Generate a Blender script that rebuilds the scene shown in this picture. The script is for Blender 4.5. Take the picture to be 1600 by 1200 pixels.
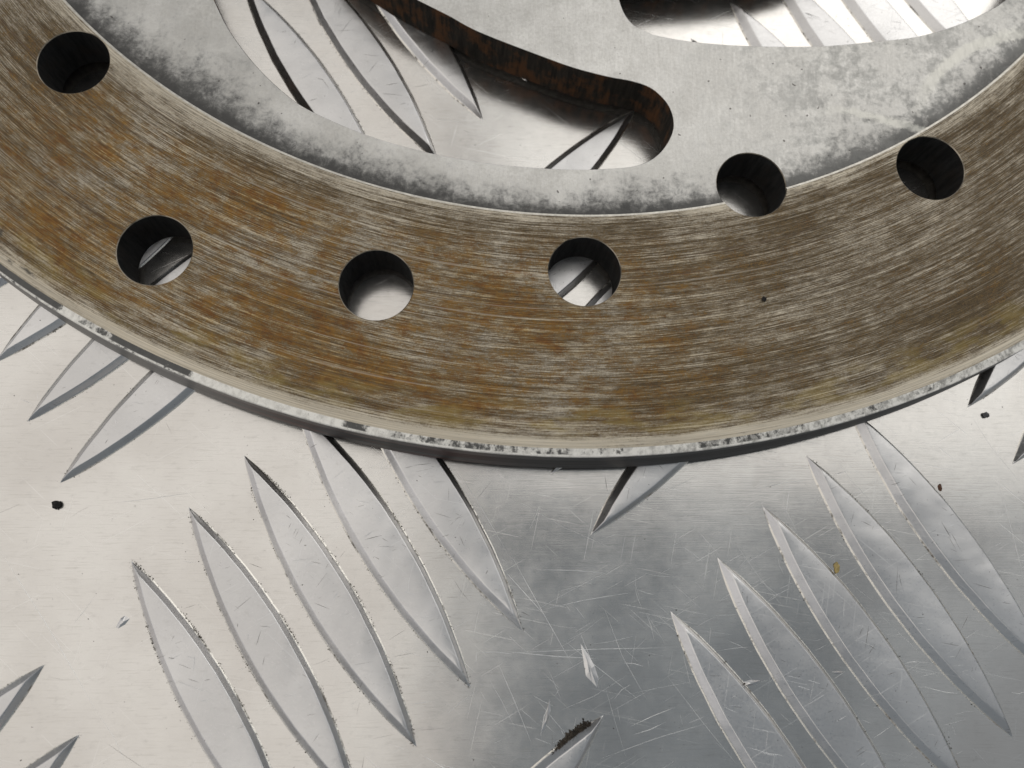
import bpy, bmesh, math, random
from mathutils import Vector, Matrix, noise
from mathutils.geometry import delaunay_2d_cdt

S = 0.001            # everything below is measured in millimetres
random.seed(7)
scene = bpy.context.scene
for o in list(bpy.data.objects):
    bpy.data.objects.remove(o)
COL = scene.collection

PLATE_Z = 0.0        # top of the flat plate
TOP = 6.8            # braking face of the disc
THICK = 5.92
CAM_H = TOP + 84.015
CX, CY = 11.091, 125.040      # disc centre, with the camera standing over x = y = 0

# ------------------------------------------------------------------ camera
cam_d = bpy.data.cameras.new('camera')
cam = bpy.data.objects.new('camera', cam_d)
COL.objects.link(cam)
R = Matrix(((0.99893690, -0.01030580, -0.04493163),
            (0.0, 0.97468996, -0.22356093),
            (0.04609838, 0.22332326, 0.97365377)))
cam.matrix_world = Matrix.Translation((0, 0, CAM_H * S)) @ R.to_4x4()
cam_d.sensor_width = 36.0
cam_d.lens = 27.0
cam_d.clip_start = 0.002
cam_d.clip_end = 20.0
cam_d.dof.use_dof = True
cam_d.dof.focus_distance = 0.090
cam_d.dof.aperture_fstop = 20.0
scene.camera = cam

# ------------------------------------------------------------------ light
world = bpy.data.worlds.new('World')
scene.world = world
world.use_nodes = True
bg = world.node_tree.nodes['Background']
bg.inputs[0].default_value = (0.84, 0.93, 1.0, 1)
bg.inputs[1].default_value = 0.24


def area(name, x0, x1, y0, y1, z, radiance, col):
    d = bpy.data.lights.new(name, 'AREA')
    d.shape = 'RECTANGLE'
    d.size = x1 - x0
    d.size_y = y1 - y0
    d.energy = radiance * math.pi * (x1 - x0) * (y1 - y0)
    d.color = col
    o = bpy.data.objects.new(name, d)
    COL.objects.link(o)
    o.location = ((x0 + x1) / 2, (y0 + y1) / 2, z)
    return o


area('ceiling_and_fill_light', -1.7, -0.03, -0.85, 0.9, 0.9, 0.70, (1.0, 0.915, 0.815))
area('ceiling_and_fill_light', 0.02, 1.5, 0.10, 1.3, 0.95, 0.94, (1.0, 0.95, 0.875))
area('ceiling_and_fill_light', 0.25, 1.2, 0.60, 1.3, 0.85, 0.75, (1.0, 0.97, 0.93))
area('ceiling_and_fill_light', 0.52, 1.6, -0.9, 0.08, 0.92, 0.13, (1.0, 0.96, 0.92))  # fill added to brighten the right of the plate, no known lamp there
# upright fills added to brighten the bar flanks, one left and one behind
wl = area('flank_fill_light', -1.5, 1.5, -0.5, 0.5, 0.0, 0.55, (1.0, 0.92, 0.87))
wl.matrix_world = Matrix.Translation((-1.9, -0.7, 0.55)) @ Matrix.Rotation(math.radians(-90), 4, 'Y') @ Matrix.Rotation(math.radians(90), 4, 'Z')
wb = area('flank_fill_light', -1.1, 1.1, -0.5, 0.5, 0.0, 0.62, (1.0, 0.96, 0.93))
wb.matrix_world = Matrix.Translation((0.7, 1.9, 0.55)) @ Matrix.Rotation(math.radians(-90), 4, 'X')

scene.view_settings.view_transform = 'Standard'
scene.view_settings.look = 'None'
scene.view_settings.exposure = 0.0
scene.view_settings.gamma = 1.0
scene.view_settings.use_curve_mapping = False
scene.render.engine = 'CYCLES'


# ------------------------------------------------------------------ node helpers
class NT:
    def __init__(self, name):
        self.m = bpy.data.materials.new(name)
        self.m.use_nodes = True
        self.t = self.m.node_tree
        self.t.nodes.clear()
        self.out = self.t.nodes.new('ShaderNodeOutputMaterial')
        self.b = self.t.nodes.new('ShaderNodeBsdfPrincipled')
        self.link(self.b.outputs[0], self.out.inputs[0])

    def n(self, typ, **kw):
        x = self.t.nodes.new(typ)
        for k, v in kw.items():
            setattr(x, k, v)
        return x

    def link(self, a, b):
        self.t.links.new(a, b)

    def put(self, sock, v):
        if hasattr(v, 'is_output') or isinstance(v, bpy.types.NodeSocket):
            self.link(v, sock)
        elif isinstance(v, (tuple, list)) and len(v) == 3 and len(sock.default_value) == 4:
            sock.default_value = (*v, 1)
        else:
            sock.default_value = v

    def math(self, op, a, b=0.0, c=None, clamp=False):
        x = self.n('ShaderNodeMath', operation=op, use_clamp=clamp)
        self.put(x.inputs[0], a)
        self.put(x.inputs[1], b)
        if c is not None:
            self.put(x.inputs[2], c)
        return x.outputs[0]

    def vec(self, x, y, z=0.0):
        c = self.n('ShaderNodeCombineXYZ')
        for i, v in enumerate((x, y, z)):
            self.put(c.inputs[i], v)
        return c.outputs[0]

    def noise(self, v, scale=1.0, detail=2.0, rough=0.5, dist=0.0):
        x = self.n('ShaderNodeTexNoise')
        self.put(x.inputs['Vector'], v)
        x.inputs['Scale'].default_value = scale
        x.inputs['Detail'].default_value = detail
        x.inputs['Roughness'].default_value = rough
        x.inputs['Distortion'].default_value = dist
        return x.outputs[0]

    def step(self, v, a, b, lo=0.0, hi=1.0):
        x = self.n('ShaderNodeMapRange', interpolation_type='SMOOTHSTEP')
        self.put(x.inputs[0], v)
        for i, w in zip((1, 2, 3, 4), (a, b, lo, hi)):
            self.put(x.inputs[i], w)
        return x.outputs[0]

    def mix(self, f, a, b):
        x = self.n('ShaderNodeMix', data_type='RGBA')
        self.put(x.inputs[0], f)
        self.put(x.inputs[6], a)
        self.put(x.inputs[7], b)
        return x.outputs[2]

    def bump(self, h, strength=0.3, dist=0.0001, normal=None):
        x = self.n('ShaderNodeBump')
        x.inputs['Strength'].default_value = strength
        x.inputs['Distance'].default_value = dist
        self.put(x.inputs['Height'], h)
        if normal is not None:
            self.link(normal, x.inputs['Normal'])
        self.link(x.outputs[0], self.b.inputs['Normal'])
        return x.outputs[0]

    def set(self, **kw):
        for k, v in kw.items():
            self.put(self.b.inputs[k.replace('_', ' ')], v)

    def coords(self, world=False):
        """x, y, z sockets in millimetres"""
        if world:
            src = self.n('ShaderNodeNewGeometry').outputs['Position']
        else:
            src = self.n('ShaderNodeTexCoord').outputs['Object']
        sc = self.n('ShaderNodeVectorMath', operation='SCALE')
        self.link(src, sc.inputs[0])
        sc.inputs['Scale'].default_value = 1000.0
        sp = self.n('ShaderNodeSeparateXYZ')
        self.link(sc.outputs[0], sp.inputs[0])
        return sp.outputs[0], sp.outputs[1], sp.outputs[2], sc.outputs[0]

    def polar(self):
        x, y, z, v = self.coords()
        r = self.math('SQRT', self.math('ADD', self.math('MULTIPLY', x, x), self.math('MULTIPLY', y, y)))
        th = self.math('ARCTAN2', y, x)
        arc = self.math('MULTIPLY', th, 97.0)
        return r, th, arc, z, v


# ------------------------------------------------------------------ materials
def mat_ring():
    n = NT('worn_braking_face')
    r, th, arc, z, v = n.polar()
    m = n.math
    fine = n.noise(n.vec(m('MULTIPLY', r, 8.5), m('MULTIPLY', arc, 0.60)), 1.0, 3.0, 0.7)
    hair = n.noise(n.vec(m('MULTIPLY', r, 9.0), m('MULTIPLY', arc, 0.06), 23.0), 1.0, 2.0, 0.6)
    mid = n.noise(n.vec(m('MULTIPLY', r, 1.9), m('MULTIPLY', arc, 0.16), 7.0), 1.0, 3.0, 0.55)
    rings = n.noise(n.vec(m('MULTIPLY', r, 1.5), m('MULTIPLY', arc, 0.012), 3.0), 1.0, 5.0, 0.7)
    spots = n.noise(n.vec(m('MULTIPLY', r, 0.62), m('MULTIPLY', arc, 0.30), 11.0), 1.0, 6.0, 0.68)
    big = n.noise(n.vec(m('MULTIPLY', r, 0.10), m('MULTIPLY', arc, 0.06), 2.0), 1.0, 2.0, 0.5)
    grain = n.noise(v, 5.5, 3.0, 0.7)
    # how brown: streaks + spots, less on the rims of the swept band
    def dev(v, k):
        return m('MULTIPLY', m('SUBTRACT', v, 0.5), k)
    a = m('ADD', dev(fine, 1.25), dev(mid, 0.8))
    a = m('ADD', a, dev(hair, 1.0))
    a = m('ADD', a, dev(rings, 0.9))
    a = m('ADD', a, dev(spots, 0.6))
    a = m('ADD', a, dev(grain, 0.9))
    a = m('ADD', a, dev(big, 0.8))
    a = m('ADD', a, n.step(th, -1.6, -0.9, 0.0, 0.08))
    rim = m('ADD', n.step(r, 110.4, 112.6), n.step(r, 87.6, 85.3))
    rim = m('ADD', rim, n.step(r, 111.6, 112.4))
    a = m('SUBTRACT', a, m('MULTIPLY', rim, 0.36))
    a = m('ADD', a, 0.20)
    film = n.step(a, -0.46, 0.46)
    steel = n.mix(n.step(fine, 0.3, 0.7), (0.40, 0.355, 0.28), (0.62, 0.57, 0.48))
    brown = n.mix(n.step(grain, 0.3, 0.7), (0.060, 0.041, 0.019), (0.140, 0.095, 0.043))
    col = n.mix(film, steel, brown)
    # orange rust, strongest over the stretch left of the pair of low holes
    side = m('MULTIPLY', n.step(th, -2.42, -2.15), n.step(th, -1.22, -1.68))
    band = m('MULTIPLY', n.step(r, 86.5, 92.0), n.step(r, 112.5, 108.0))
    o = m('ADD', dev(spots, 1.3), dev(mid, 0.8))
    o = m('ADD', o, dev(grain, 0.9))
    o = m('ADD', o, dev(fine, 1.0))
    o = m('ADD', o, dev(big, 0.6))
    o = m('ADD', o, m('MULTIPLY', side, 0.26))
    rust = m('MULTIPLY', n.step(o, 0.12, 0.58), band)
    rustc = n.mix(n.step(n.noise(v, 0.8, 3.0, 0.6), 0.40, 0.66), (0.285, 0.160, 0.036), (0.190, 0.082, 0.020))
    col = n.mix(m('MULTIPLY', rust, 0.68), col, rustc)
    gold = m('MULTIPLY', m('MULTIPLY', side, band), n.step(m('ADD', dev(big, 1.0), dev(spots, 1.0)), -0.22, 0.25))
    gc = n.n('ShaderNodeMix', data_type='RGBA', blend_type='MULTIPLY')
    n.put(gc.inputs[0], m('MULTIPLY', gold, 0.9))
    n.put(gc.inputs[6], col)
    n.put(gc.inputs[7], (1.0, 0.82, 0.46))
    col = gc.outputs[2]
    hc_ = n.n('ShaderNodeMix', data_type='RGBA', blend_type='MULTIPLY')
    hc_.inputs[0].default_value = 1.0
    n.put(hc_.inputs[6], col)
    n.put(hc_.inputs[7], n.mix(n.step(m('ADD', m('MULTIPLY', fine, 0.55), m('MULTIPLY', hair, 0.45)), 0.66, 0.34), (0.66, 0.65, 0.64), (1.36, 1.36, 1.36)))
    col = hc_.outputs[2]
    # olive-yellow bloom at the outer rim of the swept band
    yel = m('MULTIPLY', n.step(r, 107.0, 110.0), n.step(r, 112.3, 110.8))
    yel = m('MULTIPLY', yel, n.step(n.noise(n.vec(m('MULTIPLY', r, .5), m('MULTIPLY', arc, .16), 31.), 1., 4., .6), .46, .62))
    col = n.mix(m('MULTIPLY', yel, 0.35), col, (0.36, 0.27, 0.075))
    # soot smear near the outer edge
    soot = n.noise(n.vec(m('MULTIPLY', r, .55), m('MULTIPLY', arc, .3), 51.), 1., 5., .65)
    sm = m('MULTIPLY', n.step(soot, .60, .72), n.step(r, 106.5, 110.5))
    sm = m('MULTIPLY', sm, n.step(th, -2.02, -2.16))
    col = n.mix(m('MULTIPLY', sm, 0.8), col, (0.03, 0.03, 0.03))
    # grooves worn by the pads
    g = n.noise(n.vec(m('MULTIPLY', r, 2.4), m('MULTIPLY', arc, 0.02), 19.0), 1.0, 2.0, 0.5)
    gro = n.step(g, 0.63, 0.70)
    col = n.mix(m('MULTIPLY', gro, 0.6), col, (0.10, 0.062, 0.035))
    lig = n.step(g, 0.36, 0.29)
    col = n.mix(m('MULTIPLY', lig, 0.30), col, (0.62, 0.57, 0.48))
    h = m('ADD', m('MULTIPLY', fine, 0.6), m('MULTIPLY', mid, 0.4))
    h = m('SUBTRACT', h, m('MULTIPLY', gro, 0.8))
    n.set(Base_Color=col, Metallic=n.step(film, 0.0, 1.0, 0.55, 0.12),
          Roughness=n.step(film, 0.0, 1.0, 0.42, 0.60))
    n.b.inputs['Specular IOR Level'].default_value = 0.35
    n.bump(h, 0.55, 0.00006)
    return n.m


def mat_carrier():
    n = NT('grey_carrier_steel')
    r, th, arc, z, v = n.polar()
    m = n.math
    blotch = n.noise(v, 0.16, 5.0, 0.6)
    cloud = n.noise(v, 0.62, 9.0, 0.74, 0.25)
    grit = n.noise(v, 2.6, 5.0, 0.7)
    x, y, zz, _ = n.coords()
    brush = n.noise(n.vec(m('MULTIPLY', x, 3.2), m('MULTIPLY', y, 0.35)), 1.0, 3.0, 0.6)
    base = n.mix(n.step(blotch, 0.35, 0.65), (0.58, 0.57, 0.55), (0.70, 0.69, 0.67))
    base = n.mix(m('MULTIPLY', n.step(brush, 0.45, 0.7), 0.25), base, (0.74, 0.73, 0.69))
    tone = n.n('ShaderNodeMix', data_type='RGBA', blend_type='MULTIPLY')
    tone.inputs[0].default_value = 1.0
    n.put(tone.inputs[6], base)
    n.put(tone.inputs[7], n.mix(n.step(m('ADD', m('MULTIPLY', grit, 0.6), m('MULTIPLY', cloud, 0.4)), 0.36, 0.64), (0.86, 0.855, 0.845), (1.06, 1.06, 1.06)))
    base = tone.outputs[2]
    # brake dust caked against the step to the braking face
    near = n.step(r, 78.6, 85.4)
    d = m('ADD', m('MULTIPLY', near, 0.62), m('MULTIPLY', m('SUBTRACT', cloud, 0.5), 1.7))
    d = m('ADD', d, m('MULTIPLY', m('SUBTRACT', grit, 0.5), 0.7))
    patch = n.noise(n.vec(m('MULTIPLY', arc, 0.06), 4.0), 1.0, 2.0, 0.5)
    d = m('ADD', d, m('MULTIPLY', m('SUBTRACT', patch, 0.5), 0.8))
    d = m('ADD', d, n.step(th, -1.75, -2.1, 0.0, 0.22))
    dust = m('MULTIPLY', n.step(d, 0.08, 0.92), n.step(r, 73.0, 80.0))
    col = n.mix(m('MULTIPLY', dust, 0.92), base, (0.050, 0.049, 0.047))
    e = m('ADD', m('MULTIPLY', n.step(r, 82.2, 84.9), 0.85), m('MULTIPLY', m('SUBTRACT', cloud, 0.5), 1.3))
    col = n.mix(m('MULTIPLY', n.step(e, 0.10, 0.95), 0.9), col, (0.036, 0.035, 0.034))
    # grey film over the arm on the right and thin stains everywhere
    film = m('MULTIPLY', n.step(m('ADD', m('MULTIPLY', cloud, 0.65), m('MULTIPLY', blotch, 0.35)), 0.42, 0.60), n.step(th, -1.50, -1.05))
    col = n.mix(m('MULTIPLY', film, 0.72), col, (0.22, 0.22, 0.21))
    stain = n.step(n.noise(v, 0.75, 6.0, 0.72), 0.60, 0.74)
    col = n.mix(m('MULTIPLY', stain, 0.35), col, (0.21, 0.20, 0.18))
    speck = n.step(n.noise(v, 1.3, 1.0, 0.5), 0.765, 0.80)
    col = n.mix(m('MULTIPLY', speck, 0.8), col, (0.05, 0.04, 0.035))
    # two pale swipes where a hand wiped the dust off
    for (sx, sy, sr, hw, t0, t1) in ((62.0, -78.0, 20.0, 0.55, -0.98, -0.74), (30.0, -110.0, 40.0, 0.35, -1.12, -0.86)):
        dd = m('SQRT', m('ADD', m('POWER', m('SUBTRACT', x, sx), 2.0), m('POWER', m('SUBTRACT', y, sy), 2.0)))
        dd = m('ADD', m('ABSOLUTE', m('SUBTRACT', dd, sr)), m('MULTIPLY', m('SUBTRACT', cloud, 0.5), 2.2))
        sw = m('MULTIPLY', n.step(dd, hw + 0.5, hw - 0.2), m('MULTIPLY', n.step(th, t0 - 0.05, t0 + 0.05), n.step(th, t1 + 0.05, t1 - 0.05)))
        col = n.mix(m('MULTIPLY', sw, 0.7), col, (0.66, 0.65, 0.60))
    n.set(Base_Color=col, Metallic=m('MULTIPLY', m('SUBTRACT', 1.0, dust), 0.6), Roughness=n.step(brush, 0.3, 0.7, 0.34, 0.46))
    n.bump(m('ADD', m('MULTIPLY', grit, 0.6), m('MULTIPLY', brush, 0.6)), 0.30, 0.0001)
    return n.m


def mat_chamfer():
    n = NT('chamfer_with_black_paint')
    r, th, arc, z, v = n.polar()
    m = n.math
    a = n.noise(n.vec(m('MULTIPLY', arc, 0.09), 2.0), 1.0, 2.0, 0.5)
    b = n.noise(v, 1.1, 6.0, 0.75)
    c = n.noise(n.vec(m('MULTIPLY', arc, 1.6), m('MULTIPLY', r, .8), 3.0), 1.0, 5.0, 0.7)
    # long unbroken remains of paint and the rubbed stretches between them
    bias = -0.10
    for t0, t1, amt in ((-2.60, -2.105, 0.42), (-2.085, -2.05, 0.22), (-2.045, -1.957, 0.45), (-1.80, -1.775, 0.40), (-1.765, -1.575, 0.20), (-1.57, -1.52, 0.12), (-1.45, -1.25, 0.17), (-1.22, -1.16, 0.10)):
        w_ = m('MULTIPLY', n.step(th, t0 - 0.006, t0 + 0.006), n.step(th, t1 + 0.006, t1 - 0.006))
        bias = m('ADD', m('MULTIPLY', w_, amt), bias)
    f = m('ADD', m('MULTIPLY', a, 0.5), m('MULTIPLY', m('SUBTRACT', b, 0.5), 0.75))
    f = m('ADD', f, m('MULTIPLY', m('SUBTRACT', c, 0.5), 0.75))
    f = m('ADD', f, m('ADD', bias, 0.20))
    paint = n.step(f, 0.46, 0.66)
    lip = n.step(r, 113.62, 113.75)
    paint = m('MULTIPLY', paint, m('SUBTRACT', 1.0, m('MULTIPLY', lip, n.step(b, .35, .5))))
    rad = n.noise(n.vec(m('MULTIPLY', arc, 1.1), m('MULTIPLY', r, 0.9), 8.0), 1.0, 4.0, 0.65)
    steel = n.mix(n.step(m('ADD', m('MULTIPLY', rad, 0.6), m('MULTIPLY', c, 0.4)), 0.36, 0.58), n.mix(n.step(th, -1.55, -1.42), (0.60, 0.585, 0.55), (0.30, 0.29, 0.27)), (0.90, 0.88, 0.83))
    col = n.mix(m('MULTIPLY', paint, 0.93), steel, (0.022, 0.022, 0.022))
    n.set(Base_Color=col, Metallic=m('MULTIPLY', m('SUBTRACT', 1.0, paint), 0.2), Roughness=0.42)
    n.bump(m('ADD', c, m('MULTIPLY', paint, 0.6)), 0.5, 0.00005)
    return n.m


def mat_side():
    n = NT('dark_disc_edge')
    r, th, arc, z, v = n.polar()
    m = n.math
    st = n.noise(n.vec(m('MULTIPLY', arc, 0.25), m('MULTIPLY', z, 3.0)), 1.0, 4.0, 0.6)
    bl = n.noise(n.vec(m('MULTIPLY', arc, 0.06), z, 3.0), 1.0, 3.0, 0.5)
    col = n.mix(st, (0.012, 0.011, 0.011), (0.065, 0.062, 0.06))
    red = m('MULTIPLY', n.step(bl, 0.42, 0.58), m('MULTIPLY', n.step(th, -1.60, -1.74), n.step(th, -2.0, -1.9)))
    col = n.mix(m('MULTIPLY', red, 0.7), col, (0.075, 0.019, 0.013))
    pale = n.step(th, -1.83, -2.0)
    col = n.mix(m('MULTIPLY', pale, 0.75), col, n.mix(st, (0.15, 0.145, 0.14), (0.36, 0.34, 0.32)))
    pale2 = n.step(th, -1.28, -1.12)
    col = n.mix(m('MULTIPLY', pale2, 0.6), col, n.mix(st, (0.12, 0.115, 0.11), (0.30, 0.285, 0.27)))
    n.set(Base_Color=col, Metallic=0.25, Roughness=0.5)
    n.bump(st, 0.4, 0.0001)
    return n.m


def mat_wall(name, dark, rust, amount):
    n = NT(name)
    x, y, z, v = n.coords()
    m = n.math
    s = n.noise(n.vec(m('MULTIPLY', x, 1.6), m('MULTIPLY', y, 1.6), m('MULTIPLY', z, 0.25)), 1.0, 4.0, 0.65)
    b = n.noise(v, 0.33, 4.0, 0.6)
    col = n.mix(n.step(s, 0.3, 0.75), dark, tuple(c * 3.2 for c in dark))
    f = m('ADD', m('MULTIPLY', b, 0.9), m('MULTIPLY', s, 0.5))
    col = n.mix(m('MULTIPLY', n.step(f, 0.66, 0.86), amount), col, rust)
    n.set(Base_Color=col, Roughness=0.75)
    n.b.inputs['Specular IOR Level'].default_value = 0.2
    n.bump(s, 0.7, 0.00015)
    return n.m


def mat_plate(top=False):
    n = NT('worn_bar_top' if top else 'rolled_aluminium_plate')
    x, y, z, v = n.coords(world=True)
    m = n.math
    brush = n.noise(n.vec(m('MULTIPLY', x, 0.22), m('MULTIPLY', y, 9.0)), 1.0, 3.0, 0.62)
    brush2 = n.noise(n.vec(m('MULTIPLY', x, 0.05), m('MULTIPLY', y, 2.4), 5.0), 1.0, 3.0, 0.6)
    cloud = n.noise(v, 0.055, 4.0, 0.55)
    fine = n.noise(v, 0.9, 6.0, 0.7)
    speck = n.step(n.noise(v, 2.1, 2.0, 0.6), 0.735, 0.79)
    smear = n.noise(n.vec(m('MULTIPLY', x, 0.7), m('MULTIPLY', y, 1.3), 9.0), 1.0, 6.0, 0.72)
    # hair-thin scuffs at three slants
    scuffs = None
    for k, (ang, sx, sy, lo) in enumerate(((0.5, 0.10, 5.2, .70), (-0.72, 0.08, 4.4, .71), (1.35, 0.09, 4.8, .72), (-0.2, 0.07, 6.0, .70))):
        ca, sa = math.cos(ang), math.sin(ang)
        u = m('ADD', m('MULTIPLY', x, ca), m('MULTIPLY', y, sa))
        w = m('SUBTRACT', m('MULTIPLY', y, ca), m('MULTIPLY', x, sa))
        q = n.step(n.noise(n.vec(m('MULTIPLY', u, sx), m('MULTIPLY', w, sy), 3.0 * k), 1.0, 1.0, 0.5, 0.15), lo, lo + 0.05)
        scuffs = q if scuffs is None else m('MAXIMUM', scuffs, q)
    if top:
        a, b = (0.60, 0.595, 0.60), (0.71, 0.705, 0.71)
    else:
        a, b = (0.64, 0.62, 0.60), (0.745, 0.73, 0.71)
    col = n.mix(n.step(cloud, 0.35, 0.65), a, b)
    col = n.mix(m('MULTIPLY', n.step(smear, 0.52, 0.74), 0.26 if top else 0.24), col, (0.38, 0.37, 0.355))
    col = n.mix(m('MULTIPLY', speck, 0.75), col, (0.10, 0.09, 0.08))
    if top:
        dk = None
        for k, (ang, lo) in enumerate(((0.35, .69), (-0.5, .70), (1.1, .71))):
            ca, sa = math.cos(ang), math.sin(ang)
            u = m('ADD', m('MULTIPLY', x, ca), m('MULTIPLY', y, sa))
            w = m('SUBTRACT', m('MULTIPLY', y, ca), m('MULTIPLY', x, sa))
            q = n.step(n.noise(n.vec(m('MULTIPLY', u, 0.55), m('MULTIPLY', w, 5.5), 40.0 + 3.0 * k), 1.0, 2.0, 0.5, 0.1), lo, lo + 0.05)
            dk = q if dk is None else m('MAXIMUM', dk, q)
        dk = m('MULTIPLY', dk, n.step(n.noise(v, 0.22, 2.0, 0.5), 0.42, 0.60))
        col = n.mix(m('MULTIPLY', dk, 0.75), col, (0.20, 0.19, 0.18))
    else:
        hl = n.noise(n.vec(m('MULTIPLY', x, 0.30), m('MULTIPLY', y, 6.5), 77.0), 1.0, 3.0, 0.6)
        col = n.mix(m('MULTIPLY', n.step(hl, 0.52, 0.74), 0.34), col, (0.46, 0.44, 0.41))
    col = n.mix(m('MULTIPLY', scuffs, 0.25), col, (0.92, 0.92, 0.92))
    if top:
        rg = m('ADD', n.step(n.noise(v, 3.5, 4.0, 0.7), 0.3, 0.7, 0.27, 0.36), m('MULTIPLY', scuffs, 0.12))
    else:
        rg = m('ADD', n.step(fine, 0.3, 0.7, 0.17, 0.21), m('MULTIPLY', scuffs, 0.06))
        rg = m('ADD', rg, n.step(cloud, 0.4, 0.7, 0.0, 0.06))
    n.set(Base_Color=col, Metallic=1.0, Roughness=rg)
    h = m('ADD', m('MULTIPLY', brush, 0.55), m('MULTIPLY', brush2, 0.35))
    if top:
        h = m('ADD', m('MULTIPLY', h, 0.45), m('MULTIPLY', fine, 0.45))
    else:
        h = m('ADD', h, m('MULTIPLY', fine, 0.05))
    h = m('SUBTRACT', h, m('MULTIPLY', scuffs, 0.25))
    wav = n.noise(v, 0.17 if top else 0.10, 2.0, 0.5)
    low = n.n('ShaderNodeBump')
    low.inputs['Strength'].default_value = 1.0
    low.inputs['Distance'].default_value = 0.00020 if top else 0.00007
    n.link(wav, low.inputs['Height'])
    n.bump(h, 0.30, 0.00002, low.outputs[0])
    return n.m


def mat_plain(name, col, rough=0.8, metal=0.0, var=0.5, scale=2.0):
    n = NT(name)
    x, y, z, v = n.coords(world=True)
    f = n.noise(v, scale, 4.0, 0.6)
    c = n.mix(n.step(f, 0.3, 0.7), tuple(k * (1 - var) for k in col), tuple(min(1, k * (1 + var)) for k in col))
    n.set(Base_Color=c, Roughness=rough, Metallic=metal)
    n.bump(f, 0.5, 0.0001)
    return n.m


M_RING = mat_ring()
M_CARR = mat_carrier()
M_CHAM = mat_chamfer()
M_SIDE = mat_side()
M_HOLE = mat_wall('sooty_hole_wall', (0.010, 0.010, 0.010), (0.022, 0.014, 0.009), 0.4)
M_SLOT = mat_wall('rusty_cut_wall', (0.011, 0.009, 0.007), (0.10, 0.042, 0.015), 0.8)
M_UNDER = mat_plain('dark_underside', (0.20, 0.19, 0.175), 0.7, 0.0, 0.3)  # shade under the disc put into the colour, for a dark reflection
M_LIP = mat_plain('worn_hole_lip', (0.26, 0.225, 0.175), 0.45, 0.4, 0.85, 0.35)
M_EDGE = mat_plain('bare_worn_steel_edge', (0.66, 0.63, 0.57), 0.38, 0.6, 0.15, 1.5)
M_PLATE = mat_plate()
M_BAR = mat_plate(True)


def mat_foot():
    n = NT('grimy_bar_foot')
    x, y, z, v = n.coords(world=True)
    m = n.math
    c = n.noise(v, 0.16, 3.0, 0.6)
    f = n.noise(v, 1.6, 6.0, 0.75)
    d = n.step(m('ADD', m('MULTIPLY', c, 0.9), m('MULTIPLY', f, 0.8)), 0.86, 1.06)
    col = n.mix(m('MULTIPLY', d, 0.88), (0.74, 0.715, 0.67), (0.075, 0.060, 0.045))
    n.set(Base_Color=col, Metallic=m('SUBTRACT', 1.0, d), Roughness=m('ADD', 0.26, m('MULTIPLY', d, 0.55)))
    n.bump(f, 0.5, 0.00008)
    return n.m


M_FOOT = mat_foot()
M_GRIT = mat_plain('dark_grit', (0.045, 0.036, 0.027), 0.9, 0.0, 0.6, 0.8)
M_SCUFF = mat_plain('dirt_filled_scuff', (0.16, 0.15, 0.14), 0.6, 0.3, 0.3)
M_SCR = mat_plain('fresh_scratch_metal', (0.80, 0.80, 0.80), 0.45, 1.0, 0.06)


# ------------------------------------------------------------------ object helpers
def mesh_obj(name, verts, faces, mats, parent=None, mi=None, smooth=False):
    me = bpy.data.meshes.new(name)
    me.from_pydata([(a * S, b * S, c * S) for a, b, c in verts], [], faces)
    for mt in mats:
        me.materials.append(mt)
    if mi:
        me.polygons.foreach_set('material_index', mi)
    if smooth:
        me.polygons.foreach_set('use_smooth', [True] * len(me.polygons))
    me.update()
    o = bpy.data.objects.new(name, me)
    COL.objects.link(o)
    if parent:
        o.parent = parent
    return o


# ------------------------------------------------------------------ the tread plate
CA, CD = Vector((-16.72, -3.93)), Vector((17.05, 30.75))
P1, P2 = Vector((61.23, -5.69)), Vector((6.34, 75.39))
BA, SA = Vector((21.02, -31.83)), Vector((5.81, 6.00))
BD, SD = Vector((25.82, 27.36)), Vector((-4.62, 7.10))
BAR_H = 0.86
HALF_W = 2.72


def plate_mesh():
    x0, x1, y0, y1, t = -170, 200, -130, 215, 3.0
    v = [(x0, y0, 0), (x1, y0, 0), (x1, y1, 0), (x0, y1, 0), (x0, y0, -t), (x1, y0, -t), (x1, y1, -t), (x0, y1, -t)]
    f = [(0, 1, 2, 3), (7, 6, 5, 4), (4, 5, 1, 0), (5, 6, 2, 1), (6, 7, 3, 2), (7, 4, 0, 3)]
    return v, f


pv, pf = plate_mesh()
plate = mesh_obj('tread_plate', pv, pf, [M_PLATE])
plate['kind'] = 'structure'
plate['label'] = 'scratched aluminium tread plate with raised pointed bars in fives'


def half_width(s):
    return HALF_W * max(0.0, 1 - abs(s) ** 2.05)


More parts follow.
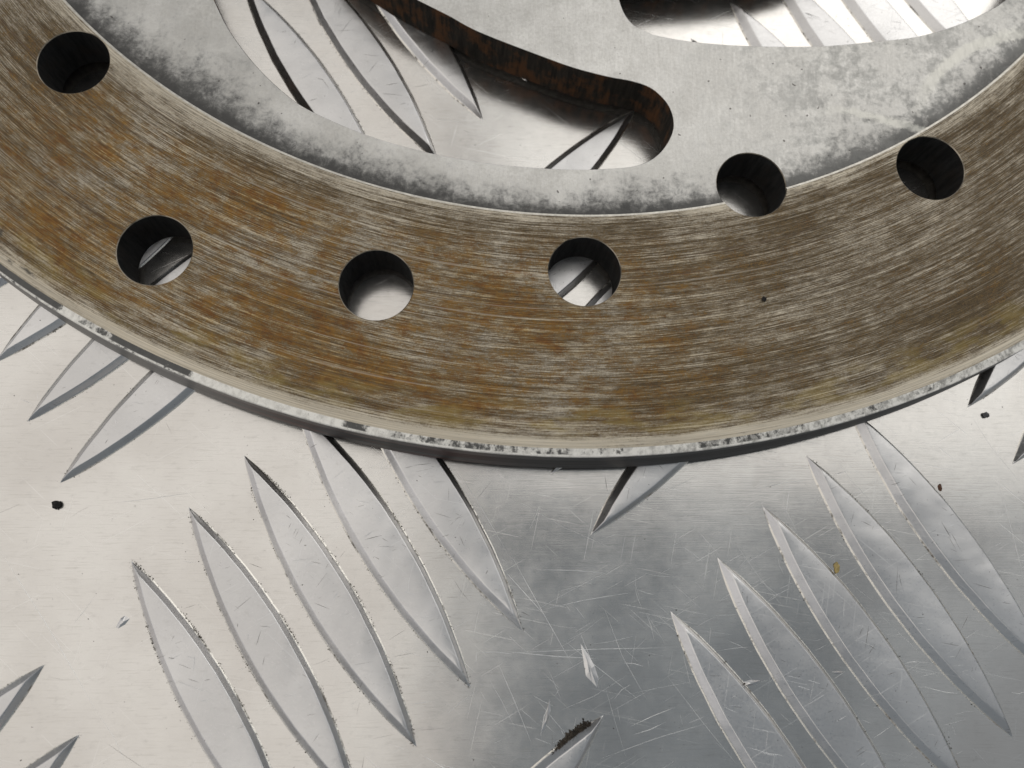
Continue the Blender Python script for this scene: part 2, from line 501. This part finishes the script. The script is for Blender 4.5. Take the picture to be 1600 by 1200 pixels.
def bar_mesh(name, vec, bl, br, seed):
    """pointed lens-shaped bar along vec; bl / br = plan width of the slopes on its left / right flank"""
    rnd = random.Random(seed)
    L = vec.length
    d = vec.normalized()
    nrm = Vector((-d.y, d.x))        # left of travel
    N = 30
    verts, faces, mi = [], [], []
    off = rnd.uniform(0, 50)
    for i in range(N + 1):
        s = -math.cos(math.pi * i / N)
        s = 0.55 * s + 0.45 * (-1 + 2 * i / N)
        w = half_width(s)
        wl = max(0.0, w + 0.06 * noise.noise(Vector((s * 7 + off, 0, 0))) * min(1, w))
        wr = max(0.0, w + 0.06 * noise.noise(Vector((s * 7 + off, 9, 0))) * min(1, w))
        g = min(1.0, 1.7 * w / (bl + br))
        h = BAR_H * (g ** 0.75)
        foot = 0.30 * min(1.0, 0.15 + w)
        c = vec * 0.5 * s
        e = 0.10 * g
        dent = 0.04 * noise.noise(Vector((s * 3 + off, 4, 0)))
        tl, tr = wl - bl * g, wr - br * g
        ht = h - 0.06 * g
        hb = 0.10 * g
        prof = [(wl + foot, -0.03), (wl + foot * 0.45, 0.03 * g), (wl, hb),
                (wl + (tl - wl) * 0.12, hb + (ht - hb) * 0.12), (wl + (tl - wl) * 0.90, hb + (ht - hb) * 0.94),
                (tl - 0.03 * g, h - 0.008 * g), (tl - 0.13 * g, h), (0.0, h + 0.03 * g + dent * 0.2 * g),
                (-tr + 0.13 * g, h), (-tr + 0.03 * g, h - 0.008 * g),
                (-wr + (wr - tr) * 0.90, hb + (ht - hb) * 0.94), (-wr + (wr - tr) * 0.12, hb + (ht - hb) * 0.12), (-wr, hb),
                (-wr - foot * 0.45, 0.03 * g), (-wr - foot, -0.03)]
        # keep the profile monotone where the bar narrows to a ridge
        lim = (tl - tr) / 2
        for k, (u, hh) in enumerate(prof):
            if 3 <= k <= 6:
                u = max(u, lim)
            if 8 <= k <= 11:
                u = min(u, lim)
            if k == 7:
                u = lim
            q = c + nrm * u
            verts.append((q.x, q.y, hh))
    K = 15
    for i in range(N):
        for k in range(K - 1):
            a = i * K + k
            faces.append((a, a + 1, a + K + 1, a + K))
            mi.append(0 if 2 <= k <= 11 else 2)
    me_o = mesh_obj(name, verts, faces, [M_BAR, M_PLATE, M_FOOT], None, mi, True)
    bm = bmesh.new()
    bm.from_mesh(me_o.data)
    bmesh.ops.remove_doubles(bm, verts=bm.verts, dist=2e-6)
    bmesh.ops.recalc_face_normals(bm, faces=bm.faces)
    for fc in bm.faces:
        if fc.normal.z < 0:
            fc.normal_flip()
    bm.to_mesh(me_o.data)
    bm.free()
    return me_o


bar_kinds = {'A': [], 'D': []}
for k in range(4):
    bar_kinds['A'].append(bar_mesh('raised_bar', BA, 0.36, 0.74, 10 + k))
    bar_kinds['D'].append(bar_mesh('raised_bar', BD, 0.66, 0.46, 30 + k))
used = set()
BARS = []            # (centre, vec) for scratches and grit
for typ, c0, st in (('A', CA, SA), ('D', CD, SD)):
    for i in range(-2, 4):
        for j in range(-1, 3):
            for k in range(-2, 3):
                c = c0 + P1 * i + P2 * j + st * k
                if (typ, i, j) == ('A', 0, 1):
                    c = c + Vector((0.3, 0.7))          # this stamp sits slightly off the grid
                if not (-118 < c.x < 132 and -62 < c.y < 168):
                    continue
                src = random.choice(bar_kinds[typ])
                if src.name not in used:
                    used.add(src.name)
                    o = src
                else:
                    o = src.copy()
                    COL.objects.link(o)
                o.parent = plate
                o.location = (c.x * S, c.y * S, random.uniform(-0.012, 0.0) * S)
                BARS.append((c, BA if typ == 'A' else BD, typ))
for typ in bar_kinds:
    for o in bar_kinds[typ]:
        if o.name not in used:
            bpy.data.objects.remove(o)


def level(x, y):
    """0 on the flat plate, 1 on top of a bar, None on a slope"""
    p = Vector((x, y))
    for c, vec, typ in BARS:
        q = p - c
        if q.length_squared > 400:
            continue
        L = vec.length
        d = vec / L
        s = q.dot(d) / (L / 2)
        if abs(s) > 1.02:
            continue
        t = abs(q.x * -d.y + q.y * d.x)
        w = half_width(s)
        if t < w - 1.0:
            return 1
        if t < w + 0.35:
            return None
    return 0


# ------------------------------------------------------------------ the brake disc
disc = bpy.data.objects.new('brake_disc', None)
disc.empty_display_size = 0.02
COL.objects.link(disc)
disc.location = (CX * S, CY * S, (TOP - THICK) * S)
disc['label'] = 'rusty brown drilled steel brake disc with grey slotted centre lying on the tread plate'
disc['category'] = 'brake disc'
ZT = THICK                      # braking face, in disc coordinates (bottom = 0)
STEP = 0.22                     # the carrier lies a little lower
RI = 85.25                      # inner rim of the braking face
RO = 113.0                      # where the outer chamfer starts
HOLE_R = 4.25
HOLES = []
for k in range(5):
    for rad, ang in ((89.65, -132.2), (102.46, -118.03), (96.96, -103.61), (92.15, -89.2), (83.47, -74.76)):
        a = math.radians(ang + 72 * k)
        HOLES.append((rad * math.cos(a), rad * math.sin(a)))
SLOT = [(55.2, -155.3), (57.5, -154.9), (59.3, -154.0), (60.4, -152.6), (61.3, -151.2), (63.1, -147.0), (65.4, -141.5), (68.9, -134.3),
        (72.6, -127.5), (74.6, -124.3), (76.5, -120.5), (77.9, -117.0), (78.7, -114.0), (79.1, -109.0), (79.2, -104.0), (79.2, -98.0),
        (79.1, -91.0), (79.0, -86.6), (78.7, -83.9), (77.5, -82.0), (75.3, -80.5), (73.2, -79.9), (70.8, -80.1), (68.5, -81.3), (67.2, -83.2),
        (66.3, -85.9), (65.1, -89.3), (63.7, -92.9), (61.4, -100.5), (60.0, -104.8), (59.1, -109.1), (58.3, -113.6), (57.0, -120.0),
        (54.8, -129.0), (52.3, -138.0), (50.6, -145.0), (50.2, -150.5), (51.4, -154.0), (53.2, -155.2)]


def smooth_loop(pts, n):
    """closed Catmull-Rom through pts"""
    out = []
    m = len(pts)
    for i in range(m):
        p0, p1, p2, p3 = (Vector(pts[(i + k - 1) % m]) for k in range(4))
        for k in range(n):
            t = k / n
            out.append(0.5 * ((2 * p1) + (p2 - p0) * t + (2 * p0 - 5 * p1 + 4 * p2 - p3) * t * t + (3 * p1 - p0 - 3 * p2 + p3) * t ** 3))
    return out


loops = []            # (kind, [Vector])


def circle(cx, cy, r, n, ph=0.0):
    return [Vector((cx + r * math.cos(2 * math.pi * i / n + ph), cy + r * math.sin(2 * math.pi * i / n + ph))) for i in range(n)]


loops.append(('outer', circle(0, 0, RO, 720)))
loops.append(('step', circle(0, 0, RI, 576, 0.0031)))
for hx, hy in HOLES:
    loops.append(('hole', circle(hx, hy, HOLE_R + 0.09, 72)))
for k in range(5):
    pts = [(r * math.cos(math.radians(a + 72 * k)), r * math.sin(math.radians(a + 72 * k))) for r, a in SLOT]
    sm = smooth_loop(pts, 6)
    loops.append(('slot', sm))
loops.append(('bore', circle(0, 0, 31.0, 200)))
for k in range(5):
    a = math.radians(20 + 72 * k)
    loops.append(('bolt', circle(40.5 * math.cos(a), 40.5 * math.sin(a), 4.2, 48)))

coords, edges, ekind, ploops = [], [], [], []
for kind, pl in loops:
    b = len(coords)
    coords += pl
    edges += [(b + i, b + (i + 1) % len(pl)) for i in range(len(pl))]
    ploops.append((kind, b, len(pl)))
ov, oe, of, vo, eo, fo = delaunay_2d_cdt(coords, edges, [], 0, 1e-5)
vkind = []
for src in vo:
    vkind.append(set(next(q for q, (kd, b, c) in enumerate(ploops) if b <= s < b + c) for s in src) if src else set())


def in_poly(p, pl):
    c = False
    j = len(pl) - 1
    for i in range(len(pl)):
        a, b = pl[i], pl[j]
        if (a.y > p.y) != (b.y > p.y) and p.x < (b.x - a.x) * (p.y - a.y) / (b.y - a.y) + a.x:
            c = not c
        j = i
    return c


slot_polys = [pl for kd, pl in loops if kd == 'slot']
hole_c = [Vector(h) for h in HOLES]
bolt_c = [Vector((40.5 * math.cos(math.radians(20 + 72 * k)), 40.5 * math.sin(math.radians(20 + 72 * k)))) for k in range(5)]
ring_f, carr_f = [], []
for f in of:
    c = sum((ov[i] for i in f), Vector((0, 0))) / len(f)
    r = c.length
    if r > RO or r < 31.0:
        continue
    if any((c - h).length < HOLE_R + 0.085 for h in hole_c):
        continue
    if any((c - h).length < 4.19 for h in bolt_c):
        continue
    if 49 < r < 80 and any(in_poly(c, pl) for pl in slot_polys):
        continue
    a, b, d = (ov[i] for i in f[:3])
    g = tuple(f) if (b - a).cross(d - a) > 0 else tuple(reversed(f))
    (ring_f if r > RI else carr_f).append(g)


def nearest_hole(p):
    best = min(range(len(hole_c)), key=lambda i: (p - hole_c[i]).length)
    return (p - hole_c[best]).length - (HOLE_R + 0.09), hole_c[best]


def build_part(name, tris, ztop, mats, is_ring, LIP):
    """top and bottom skins + walls round every free edge, each wall kind with its own profile"""
    idx, verts = {}, []
    faces, mi = [], []

    def vid(i, z):
        key = (i, z)
        if key not in idx:
            idx[key] = len(verts)
            verts.append((ov[i].x, ov[i].y, z))
        return idx[key]
    cnt = {}
    for t in tris:
        faces.append(tuple(vid(i, ztop) for i in t))
        mi.append(0)
        faces.append(tuple(vid(i, 0.0) for i in reversed(t)))
        mi.append(len(mats) - 1)                   # unseen face coloured dark to deepen the shade mirrored in the plate
        for a, b in zip(t, t[1:] + t[:1]):
            cnt[(a, b)] = 1
    free = [(a, b) for (a, b) in cnt if (b, a) not in cnt]
    wall = {}

    def wv(i, dx, dy, z):
        p = (round(ov[i].x + dx, 5), round(ov[i].y + dy, 5), round(z, 5))
        if p not in wall:
            wall[p] = len(verts)
            verts.append(p)
        return wall[p]
    # free-edge direction runs counter-clockwise round the material: outside is on its right
    nrm = {}
    for a, b in free:
        e = ov[b] - ov[a]
        q = Vector((e.y, -e.x)).normalized()
        for i in (a, b):
            nrm[i] = nrm.get(i, Vector((0, 0))) + q
    for i in nrm:
        nrm[i] = nrm[i].normalized()
    for a, b in free:
        mid = (ov[a] + ov[b]) / 2
        r = mid.length
        gap, hc = nearest_hole(mid)
        if r > RO - 0.05:
            continue
        if abs(gap) < 0.03:                          # drilled hole: broken edge, then a straight bore
            prof = [(0.0, ztop, 2), (0.09, ztop - 0.09, LIP), (0.09, 0.0, 1)]
            vecs = {i: (hc - ov[i]).normalized() for i in (a, b)}
        elif abs(r - RI) < 0.03:                     # inner rim of the braking face
            if not is_ring:
                continue
            prof = [(0.0, ztop, 2), (0.26, ztop - 0.06, 2), (0.30, ztop - STEP - 0.10, 2)]
            vecs = {i: -ov[i].normalized() for i in (a, b)}
        else:                                        # cut-outs, bore, bolt holes
            prof = [(0.0, ztop, 0), (0.05, ztop - 0.02, 0), (0.12, ztop - 0.14, 1), (0.12, ztop - 2.2, 1), (0.17, ztop - 3.4, 1), (0.14, 0.0, 1)]
            vecs = {i: nrm[i] for i in (a, b)}
        for (d0, z0, _), (d1, z1, k) in zip(prof, prof[1:]):
            va, vb = vecs[a], vecs[b]
            q = (wv(a, va.x * d0, va.y * d0, z0), wv(a, va.x * d1, va.y * d1, z1),
                 wv(b, vb.x * d1, vb.y * d1, z1), wv(b, vb.x * d0, vb.y * d0, z0))
            faces.append(q)
            kk = k
            if k == 1 and is_ring is False and abs(gap) >= 0.03:
                kk = 3
            mi.append(kk)
    o = mesh_obj(name, verts, faces, mats, disc, mi)
    return o


ring = build_part('friction_ring', ring_f, ZT, [M_RING, M_HOLE, M_EDGE, M_LIP, M_UNDER], True, 3)
ring['label'] = 'brown rust-streaked braking face'
carrier = build_part('carrier', carr_f, ZT - STEP, [M_CARR, M_HOLE, M_LIP, M_SLOT, M_UNDER], False, 2)
carrier['label'] = 'pale grey carrier with curved cut-outs and black brake dust'


def lathe(name, prof, n, mats, mi_of, wob=0.0):
    verts, faces, mi = [], [], []
    for i in range(n):
        a = 2 * math.pi * i / n
        for k, (r, z) in enumerate(prof):
            q = Vector((math.cos(a) * 9, math.sin(a) * 9, k * 0.7))
            rr = r + (wob * (noise.noise(q * 3) + 0.6 * noise.noise(q * 9)) if 0 < k else 0)
            verts.append((rr * math.cos(a), rr * math.sin(a), z))
    K = len(prof)
    for i in range(n):
        j = (i + 1) % n
        for k in range(K - 1):
            faces.append((i * K + k, i * K + k + 1, j * K + k + 1, j * K + k))
            mi.append(mi_of[k])
    return mesh_obj(name, verts, faces, mats, disc, mi)


rim = lathe('outer_rim', [(RO, ZT), (RO + 0.86, ZT - 0.17), (RO + 0.95, ZT - 0.34), (RO + 0.97, ZT - 2.9), (RO + 1.30, ZT - 4.2), (RO + 1.52, ZT - 5.4), (RO + 1.2, 0.02), (RO - 2, 0.004)],
            1440, [M_CHAM, M_SIDE], [0, 0, 1, 1, 1, 1, 1], 0.022)
rim['label'] = 'chamfered outer edge with flaking black paint'


# ------------------------------------------------------------------ camera-measured places on the plate
def at(px, py, z=0.0):
    d = R @ Vector(((px - 800) / 1200.0, -(py - 600) / 1200.0, -1.0))
    t = (z - CAM_H) / d.z
    return Vector((d.x * t, d.y * t))


# ------------------------------------------------------------------ grit packed along the bars
gv, gf = [], []
OCT = [(0, 2, 4), (2, 1, 4), (1, 3, 4), (3, 0, 4), (2, 0, 5), (1, 2, 5), (3, 1, 5), (0, 3, 5)]


def crumb(V, F, x, y, z, r, rnd):
    b = len(V)
    s = [r * rnd.uniform(0.5, 1.3) for _ in range(6)]
    a = rnd.uniform(0, 6.28)
    ca, sa = math.cos(a), math.sin(a)
    for dx, dy, dz in ((s[0], 0, 0), (-s[1], 0, 0), (0, s[2], 0), (0, -s[3], 0), (0, 0, s[4] * 0.8), (0, 0, -s[5] * 0.5)):
        V.append((x + dx * ca - dy * sa, y + dx * sa + dy * ca, z + dz))
    F += [tuple(b + i for i in t) for t in OCT]


rg = random.Random(5)
for bi, (c, vec, typ) in enumerate(BARS):
    L = vec.length
    d = vec / L
    nr = Vector((-d.y, d.x))
    for sd in (1, -1):
        dens = rg.choice((0.15, 0.3, 0.5, 0.8))
        loc = c - CA
        if typ == 'A' and loc.length < 18:      # the dirty group below the disc
            dens = (7.0 if loc.dot(SA) < 20 else 2.2) if sd > 0 else (4.0 if loc.dot(SA) < -20 else 2.0)
        for _ in range(int(dens * 320)):
            s = rg.uniform(-1, 1)
            clump = noise.noise(Vector((s * 4.5 + bi * 3.1, sd * 5, 0)))
            if clump < rg.uniform(-0.1, 0.35):
                continue
            w = half_width(s) + 0.06 + abs(rg.gauss(0, 0.13))
            q = c + vec * 0.5 * s + nr * sd * w
            crumb(gv, gf, q.x, q.y, 0.03, rg.choice((0.025, 0.03, 0.03, 0.04, 0.05, 0.08)) * rg.uniform(0.6, 1.1), rg)
for _ in range(1100):                             # loose specks
    x, y = rg.uniform(-80, 90), rg.uniform(-32, 95)
    lv = level(x, y)
    if lv is None:
        continue
    crumb(gv, gf, x, y, 0.03 if lv == 0 else BAR_H + 0.02, rg.choice((0.025, 0.03, 0.03, 0.04, 0.04, 0.05, 0.08)), rg)
for _ in range(900):                             # the clot of dirt against the bar tip
    t = rg.random()
    q = at(866 + 56 * t + rg.gauss(0, 3), 1180 - 47 * t + rg.gauss(0, 3.5) - 8 * math.sin(3.1 * t))
    crumb(gv, gf, q.x, q.y, rg.uniform(0.02, 0.22), rg.choice((0.06, 0.08, 0.11, 0.14)), rg)
for px, py, r in ((1262, 1215, .1), (1163, 1068, .16), (1148, 905, .12), (1155, 1066, .12)):
    q = at(px, py)
    crumb(gv, gf, q.x, q.y, 0.05, r, rg)
grit = mesh_obj('grit', gv, gf, [M_GRIT], plate)
grit['kind'] = 'stuff'

# ------------------------------------------------------------------ scratches
lv_, lf_, dv, df = [], [], [], []


def scratch(pts, w, rnd, dark=False):
    """thin raised burr along a polyline; broken where it meets the slope of a bar"""
    path = []
    for p, q in zip(pts, pts[1:]):
        n = max(2, int((q - p).length / 0.5))
        path += [p.lerp(q, i / n) for i in range(n)]
    path.append(pts[-1])
    run, lv0 = [], None
    runs = []
    for p in path:
        lv = level(p.x, p.y)
        if lv is None or (run and lv != lv0):
            if len(run) > 2:
                runs.append((run, lv0))
            run = []
        if lv is not None:
            run.append(p)
            lv0 = lv
    if len(run) > 2:
        runs.append((run, lv0))
    sv, sf = (dv, df) if dark else (lv_, lf_)
    for run, lv in runs:
        z = 0.002 if lv == 0 else BAR_H + 0.022
        b = len(sv)
        m = len(run)
        for i, p in enumerate(run):
            e = (run[min(i + 1, m - 1)] - run[max(i - 1, 0)]).normalized()
            nn = Vector((-e.y, e.x))
            ww = w * min(1, 0.15 + 3 * min(i, m - 1 - i) / m) * rnd.uniform(0.7, 1.2)
            sv.append((p.x + nn.x * ww, p.y + nn.y * ww, z))
            sv.append((p.x, p.y, z + 0.5 * ww))
            sv.append((p.x - nn.x * ww, p.y - nn.y * ww, z))
        for i in range(m - 1):
            a = b + 3 * i
            sf.append((a, a + 1, a + 4, a + 3))
            sf.append((a + 1, a + 2, a + 5, a + 4))


rs = random.Random(21)
SEEN = [((800, 1020), (1040, 1012)), ((800, 1019), (935, 1029)), ((850, 952), (985, 926)), ((840, 890), (945, 895)), ((870, 925), (940, 898)),
        ((835, 955), (950, 893)), ((800, 870), (895, 1040)), ((760, 860), (850, 960)), ((975, 1036), (1005, 1041)), ((940, 1185), (1105, 1130)),
        ((985, 1135), (1055, 1105)), ((990, 1148), (1040, 1128)), ((1075, 1130), (1100, 1120)), ((1440, 1072), (1510, 1085)), ((1580, 1082), (1600, 1081)),
        ((650, 1174), (720, 1215)), ((700, 1115), (745, 1080)), ((780, 860), (770, 900)), ((745, 1020), (800, 1022)), ((1150, 1160), (1230, 1180)),
        ((780, 1040), (830, 1160)), ((905, 985), (935, 1075)), ((845, 1150), (860, 1095)), ((960, 1092), (985, 1070)), ((1010, 960), (1022, 1000)),
        ((1560, 750), (1600, 905)), ((0, 860), (150, 1110)), ((150, 1110), (200, 1200)), ((170, 787), (310, 768)), ((880, 1000), (1000, 1095))]
for a, b in SEEN:
    p, q = at(*a), at(*b)
    mid = (p + q) / 2 + Vector((rs.uniform(-.25, .25), rs.uniform(-.25, .25)))
    scratch([p, mid, q], rs.uniform(0.014, 0.030), rs)
for _ in range(260):
    if rs.random() < 0.72:
        x, y = rs.gauss(26, 24), rs.gauss(-10, 12)
    else:
        x, y = rs.uniform(-75, 85), rs.uniform(-30, 92)
    a = rs.choice((rs.gauss(0.1, 0.25), rs.gauss(0.5, 0.2), rs.gauss(-0.9, 0.3), rs.uniform(0, 3.14)))
    ln = min(16, rs.expovariate(1 / 3.2) + 0.8)
    p = Vector((x, y))
    q = p + Vector((math.cos(a), math.sin(a))) * ln
    mid = (p + q) / 2 + Vector((rs.gauss(0, .03), rs.gauss(0, .03))) * ln
    scratch([p, mid, q], rs.uniform(0.006, 0.015), rs, x < 0 and rs.random() < 0.6)
for c, vec, typ in BARS:
    if not (-80 < c.x < 90 and -35 < c.y < 95):
        continue
    d = vec.normalized()
    for _ in range(16):
        t = rs.gauss(0, 0.42)
        p = c + vec * 0.5 * max(-0.9, min(0.9, t)) + Vector((-d.y, d.x)) * rs.uniform(-2, 2)
        a = math.atan2(d.y, d.x) + rs.choice((rs.gauss(1.2, 0.3), rs.gauss(0.7, 0.25), rs.gauss(2.2, .3)))
        q = p + Vector((math.cos(a), math.sin(a))) * min(5, 0.8 + rs.expovariate(0.8))
        scratch([p, (p + q) / 2, q], rs.uniform(0.014, 0.030), rs, rs.random() < 0.5)
    if rs.random() < 0.5:                        # a patch of parallel scuffs
        p0 = c + vec * rs.uniform(-0.3, 0.3)
        a = rs.uniform(0, 3.14)
        for k in range(rs.randint(4, 9)):
            p = p0 + d * (k * rs.uniform(0.25, 0.5)) + Vector((rs.gauss(0, .25), rs.gauss(0, .25)))
            q = p + Vector((math.cos(a), math.sin(a))) * rs.uniform(0.9, 2.2)
            scratch([p, (p + q) / 2, q], rs.uniform(0.012, 0.024), rs, rs.random() < 0.75)
scr = mesh_obj('scratches', lv_, lf_, [M_SCR], plate, None, False)
scr['kind'] = 'stuff'
scu = mesh_obj('dark_scuffs', dv, df, [M_SCUFF], plate)
scu['kind'] = 'stuff'


# ------------------------------------------------------------------ gouges with a lifted lip
def burr(px_pts, h):
    """a torn sliver of plate: outline measured on the photograph, rising to a lip along its spine"""
    pts = [at(*p) for p in px_pts]
    c = sum(pts, Vector((0, 0))) / len(pts)
    v, f = [], []
    m = len(pts)
    for p in pts:
        v.append((p.x - c.x, p.y - c.y, -0.02))
    for i, p in enumerate(pts):
        q = p.lerp(c, 0.72)
        v.append((q.x - c.x, q.y - c.y, h * (0.75 + 0.25 * ((i * 7) % 5) / 4)))
    v.append((0.05, 0.02, h * 0.9))
    for i in range(m):
        j = (i + 1) % m
        f.append((i, j, m + j, m + i))
        f.append((m + i, m + j, 2 * m))
    o = mesh_obj('burr', v, f, [M_BAR], plate)
    o.location = (c.x * S, c.y * S, 0)
    bm = bmesh.new()
    bm.from_mesh(o.data)
    bmesh.ops.recalc_face_normals(bm, faces=bm.faces)
    bm.to_mesh(o.data)
    bm.free()
    return o


burr([(905, 1000), (917, 1017), (930, 1040), (937, 1062), (934, 1078), (925, 1068), (915, 1058), (911, 1035)], 0.12)
burr([(180, 981), (188, 966), (196, 961), (204, 966), (196, 976), (184, 983)], 0.2)
burr([(1158, 1066), (1172, 1062), (1190, 1063), (1180, 1071), (1162, 1072)], 0.22)
burr([(844, 1148), (852, 1120), (859, 1090), (861, 1110), (852, 1138)], 0.20)
burr([(1297, 1050), (1308, 1048), (1320, 1050), (1308, 1054)], 0.15)


# ------------------------------------------------------------------ loose crumbs
def dirt(name, px, py, z, r, mat, label, cat, flat=1.0, seed=1, long=1.0):
    q = at(px, py, z)
    rnd = random.Random(seed)
    bm = bmesh.new()
    bmesh.ops.create_icosphere(bm, subdivisions=3, radius=1.0)
    for v in bm.verts:
        k = 1 + 0.38 * noise.noise(v.co * 1.7 + Vector((seed, 0, 0))) + 0.22 * noise.noise(v.co * 4 + Vector((0, seed, 0)))
        v.co = Vector((v.co.x * r * k, v.co.y * r * k * long, v.co.z * r * k * 0.7 * flat)) * S
    lo = min(v.co.z for v in bm.verts)
    for v in bm.verts:
        v.co.z -= lo
    me = bpy.data.meshes.new(name)
    bm.to_mesh(me)
    bm.free()
    me.materials.append(mat)
    o = bpy.data.objects.new(name, me)
    COL.objects.link(o)
    o.location = (q.x * S, q.y * S, z * S)
    o['label'] = label
    o['category'] = cat
    return o


M_BLACK = mat_plain('black_dirt', (0.014, 0.012, 0.011), 0.85, 0.0, 0.5)
M_RUSTC = mat_plain('rust_crumb', (0.085, 0.042, 0.025), 0.9, 0.0, 0.6)
M_YEL = mat_plain('yellow_flake', (0.34, 0.26, 0.10), 0.5, 0.0, 0.3)
M_GREY = mat_plain('grey_pellet', (0.07, 0.07, 0.075), 0.5, 0.2, 0.4)
dirt('dirt_crumb', 90, 789, 0.0, 0.47, M_BLACK, 'black dirt crumb alone on bare plate below a bar tip', 'crumb', 1, 3)
dirt('rust_crumb', 1467, 762, BAR_H, 0.24, M_RUSTC, 'reddish brown rust crumb at the edge of a raised bar', 'crumb', 1, 8, 1.7)
dirt('steel_crumb', 1193, 468, TOP, 0.27, M_BLACK, 'tiny dark crumb on the streaked braking face', 'crumb', 1, 5)
dirt('pellet', 1539, 649, 0.0, 0.36, M_GREY, 'small round dark grey pellet on the plate by a bar tip', 'pellet', 0.8, 2)
dirt('yellow_flake', 1307, 887, 0.0, 0.33, M_YEL, 'small yellowish flake between two raised bars', 'flake', 0.35, 12, 1.9)
